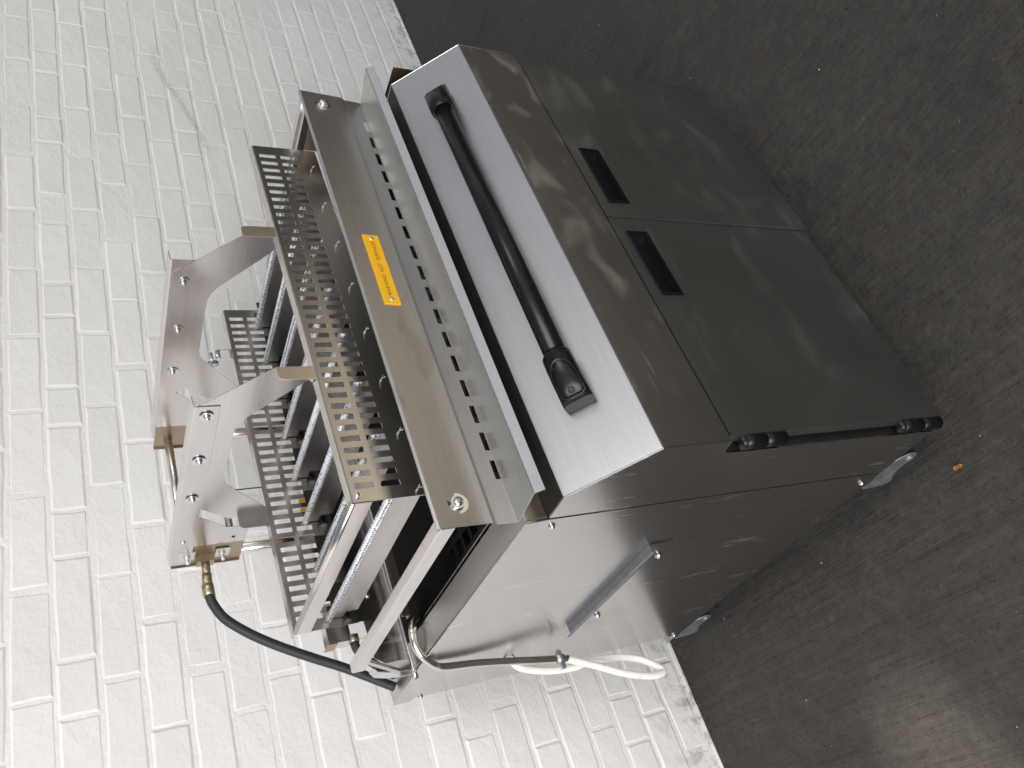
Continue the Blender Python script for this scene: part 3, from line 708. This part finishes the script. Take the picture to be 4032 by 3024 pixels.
for y in (.3262, .4476, .567):
    screw('yoke_bolt', (XN - .0036, y, 1.0945), (-1, 0, 0), 0.0062, yn, washer=0.0105, tilt=True)
    screw('yoke_bolt', (XF - .0004, y, 1.0915), (-1, 0, 0), 0.0062, yf, washer=0.0105, tilt=True)
screw('yoke_bolt', (XN - .0012, .7255, 1.0965), (-1, 0, 0), 0.0052, yn, tilt=True, hexa=False)
MB().cyl((XN - .0012, .7275, 1.0065), (XN - .0016, .7275, 1.0065), 0.0035, 12).build('plate_hole', 'soot_shade', yn, tilt=True)
# posts with browned mounting plates
for x, yb in ((XN, 0.748), (XF, 0.748)):
    b = MB(); b.tube([(x + .014, 0.810, 0.735), (x + .014, 0.810, 1.108)], 0.0112, 18); po = b.build('post', 'pipe', root, tilt=True)
    b = MB(); b.box(x + .0010, x + .0026, yb, 0.826, 0.983, 1.111); b.box(x - .003, x + .0010, 0.8245, 0.8260, 0.983, 1.111); b.build('post_plate', 'brown', po, tilt=True)
ct = MB().cyl((XN + .02, 0.800, 1.084), (XF + .050, 0.800, 1.084), 0.0085, 18).build('cross_tube', 'pipe', root, tilt=True)
MB().cyl((XN + .02, 0.806, 0.995), (XF + .0, 0.806, 0.995), 0.0085, 18).build('cross_tube', 'pipe', root, tilt=True)
# loose sensor bolt on the far end of the rear guard
sbn = MB(); sbn.box(0.716, 0.7175, 0.640, 0.668, 0.955, 0.985); sbn.cyl((0.720, 0.650, 0.985), (0.700, 0.650, 0.985), 0.0055, 8); sbn.cyl((0.717, 0.652, 0.998), (0.690, 0.652, 0.998), 0.0040, 10); sbn.dome((0.690, 0.652, 0.998), (-1, 0, 0), 0.0125, 0.006); sbn.build('clamp_bolt', 'screw', gr, tilt=True)
MB().cyl((0.387, 0.655, 0.954), (0.387, 0.655, 1.02), 0.0012, 6).build('wire_pin', 'soot_shade', gr, tilt=True)

MB().box(0.350, 0.398, 0.7185, 0.7200, 0.864, 0.878).build('yellow_tag', 'yellow', root)
# gas inlet fitting and black rubber hose
ft = MB()
ft.box(0.316, 0.330, 0.790, 0.812, 1.040, 1.072)
ft.tube([(0.318, 0.800, 1.0555), (0.290, 0.800, 1.0570)], 0.0080, 16); ft.tube([(0.292, 0.800, 1.0568), (0.268, 0.800, 1.0580)], 0.0094, 16); ft.tube([(0.270, 0.800, 1.0580), (0.2475, 0.800, 1.0572)], 0.0122, 6)
gh = MB().tube(smooth_path([(0.255, 0.800, 1.0575), (0.247, 0.8005, 1.0568), (0.2304, 0.8067, 1.0508), (0.2021, 0.8133, 1.0327), (0.1701, 0.82, 0.9948), (0.1394, 0.8267, 0.9477), (0.1056, 0.8333, 0.8871), (0.0760, 0.8400, 0.8290), (0.0455, 0.846, 0.777), (0.0193, 0.85, 0.7345)], 8), 0.0092, 18).build('gas_hose', 'black_rubber', root)
ft.build('hose_fitting', 'brass', gh)
tb = MB(); tb.box(0.3260, 0.3280, 0.768, 0.798, 1.076, 1.104); tb.cyl((0.327, 0.783, 1.090), (0.310, 0.783, 1.090), 0.0035, 10); tb.cyl((0.327, 0.783, 1.090), (0.3205, 0.783, 1.090), 0.0065, 6)
tb.build('fitting_tab', 'rivet', gh); tb = MB(); tb.box(0.3260, 0.3280, 0.768, 0.798, 1.012, 1.038); tb.cyl((0.327, 0.783, 1.026), (0.310, 0.783, 1.026), 0.0035, 10); tb.cyl((0.327, 0.783, 1.026), (0.3205, 0.783, 1.026), 0.0065, 6); tb.build('fitting_tab', 'rivet', gh)
# lower manifold box with its own short hose
mf = MB(); mf.box(0.074, 0.150, 0.694, 0.724, 0.845, 0.888); mfo = mf.build('manifold_box', 'bright', root, bevel=0.0008)
MB().box(0.072, 0.0738, 0.692, 0.726, 0.872, 0.890).build('manifold_edge', 'brown', mfo)
MB().tube([(0.0838, 0.700, 0.8400), (0.0700, 0.700, 0.8400)], 0.0110, 6).build('hose_nut', 'brass', mfo)
MB().tube(smooth_path([(0.072, 0.700, 0.840), (0.060, 0.702, 0.838), (0.047, 0.715, 0.826), (0.040, 0.735, 0.806), (0.036, 0.76, 0.785), (0.036, 0.80, 0.755), (0.04, 0.84, 0.735)], 8), 0.0082, 16).build('short_hose', 'black_rubber', mfo)

# drain pipe over the rim, clip and white silicone hose
dp = MB().tube(smooth_path([(0.105, 0.690, 0.66), (0.095, 0.675, 0.695), (0.078, 0.650, 0.7275), (0.055, 0.633, 0.7500), (0.040, 0.6350, 0.7540), (0.020, 0.6410, 0.7520), (0.003, 0.650, 0.7400), (-0.0085, 0.668, 0.7190), (-0.0115, 0.688, 0.6930), (-0.0140, 0.7015, 0.6235), (-0.0215, 0.712, 0.5480), (-0.0284, 0.7165, 0.498), (-0.0348, 0.724, 0.4406), (-0.0378, 0.729, 0.4114)], 8), 0.0075, 18).build('drain_pipe', 'pipe', root)
cp_ = MB(); cp_.tube([(-0.0349, 0.7240, 0.4400), (-0.0362, 0.7262, 0.4250)], 0.0100, 16); cp_.box(-0.033, -0.020, 0.716, 0.724, 0.428, 0.438); cp_.box(-0.056, -0.043, 0.724, 0.731, 0.424, 0.432); cp_.build('pipe_clip', 'zinc', dp)
MB().tube(smooth_path([(-0.0005, 0.752, 0.536), (-0.008, 0.756, 0.524), (-0.006, 0.763, 0.510), (-0.0005, 0.768, 0.505)], 5), 0.0016, 8).build('pipe_hook', 'soot_shade', dp)
MB().tube(smooth_path([(-0.0372, 0.728, 0.4190), (-0.0385, 0.729, 0.4118), (-0.0653, 0.732, 0.3497), (-0.0933, 0.734, 0.2896), (-0.1089, 0.736, 0.2366), (-0.1106, 0.738, 0.2060), (-0.1050, 0.741, 0.1945), (-0.0940, 0.744, 0.2000), (-0.0715, 0.748, 0.2277), (-0.0567, 0.752, 0.2646), (-0.0489, 0.756, 0.3044), (-0.0440, 0.759, 0.3441), (-0.0492, 0.760, 0.3833), (-0.0461, 0.761, 0.4284), (-0.0387, 0.761, 0.4653), (-0.0269, 0.760, 0.4999), (-0.0170, 0.758, 0.5140), (-0.0085, 0.750, 0.5230)], 8), 0.0076, 18).build('silicone_hose', 'silicone', dp)

# castors
def castor(x, y, ang):
    c_ = empty('castor', (x, y, 0)); c_.parent = root; c_.rotation_euler = (0, 0, ang)
    R_ = 0.040
    wl = MB(); prof = [(-.013, R_ * .80), (-.012, R_ * .95), (-.006, R_), (.006, R_), (.012, R_ * .95), (.013, R_ * .80)]; n = 28; V = []
    for a_, r_ in prof:
        for j in range(n): V.append((a_, -0.066 + r_ * math.cos(2 * math.pi * j / n), -0.060 + r_ * math.sin(2 * math.pi * j / n)))
    wl.add(V, [(i * n + j, i * n + (j + 1) % n, (i + 1) * n + (j + 1) % n, (i + 1) * n + j) for i in range(len(prof) - 1) for j in range(n)], True)
    wl.f += [tuple(range(n)), tuple((len(prof) - 1) * n + j for j in range(n))]; wl.sm += [False, False]
    wl.build('wheel', 'black_rubber', c_)
    fk = MB()
    for sx in (-.0210, .0190):
        oc = [Vector((a_, b_, 0)) for a_, b_ in [(0.024, -.016), (-0.030, -.012), (-0.062, -.024), (-0.082, -.046), (-0.080, -.066), (-0.064, -.074), (-0.040, -.066), (-0.012, -.070), (0.008, -.084), (0.022, -.078), (0.028, -.045)]]
        sm_ = []
        for q in range(len(oc)):
            a_, b_, c2, d2_ = oc[q - 1], oc[q], oc[(q + 1) % len(oc)], oc[(q + 2) % len(oc)]
            for t_ in (0, .34, .67): sm_.append(0.5 * ((2 * b_) + (c2 - a_) * t_ + (2 * a_ - 5 * b_ + 4 * c2 - d2_) * t_ ** 2 + (3 * b_ - a_ - 3 * c2 + d2_) * t_ ** 3))
        fk.prism_x([(q.x, q.y) for q in sm_], sx, sx + .002)
    fk.box(-.0210, .0210, -.030, .024, -.0175, -.0155); fk.cyl((-.024, -.066, -.060), (.024, -.066, -.060), .006, 12); fk.build('fork', 'zinc', c_, bevel=.0006)
    rr_ = MB(); rr_.tube([(0, .000, -.0155), (0, .000, -.012), (0, .000, -.0095), (0, .000, -.0045)], [.020, .0255, .0262, .0262], 28); rr_.build('swivel_ring', 'rust', c_)
    MB().box(-.024, .03, -.034, .040, -.0045, -.001).build('top_plate', 'zinc', c_)
castor(0.0262, 0.200, 0.04); castor(0.0258, 0.905, 0.05); castor(W_ - 0.04, 0.20, -0.5); castor(W_ - 0.04, 0.82, 0.4)
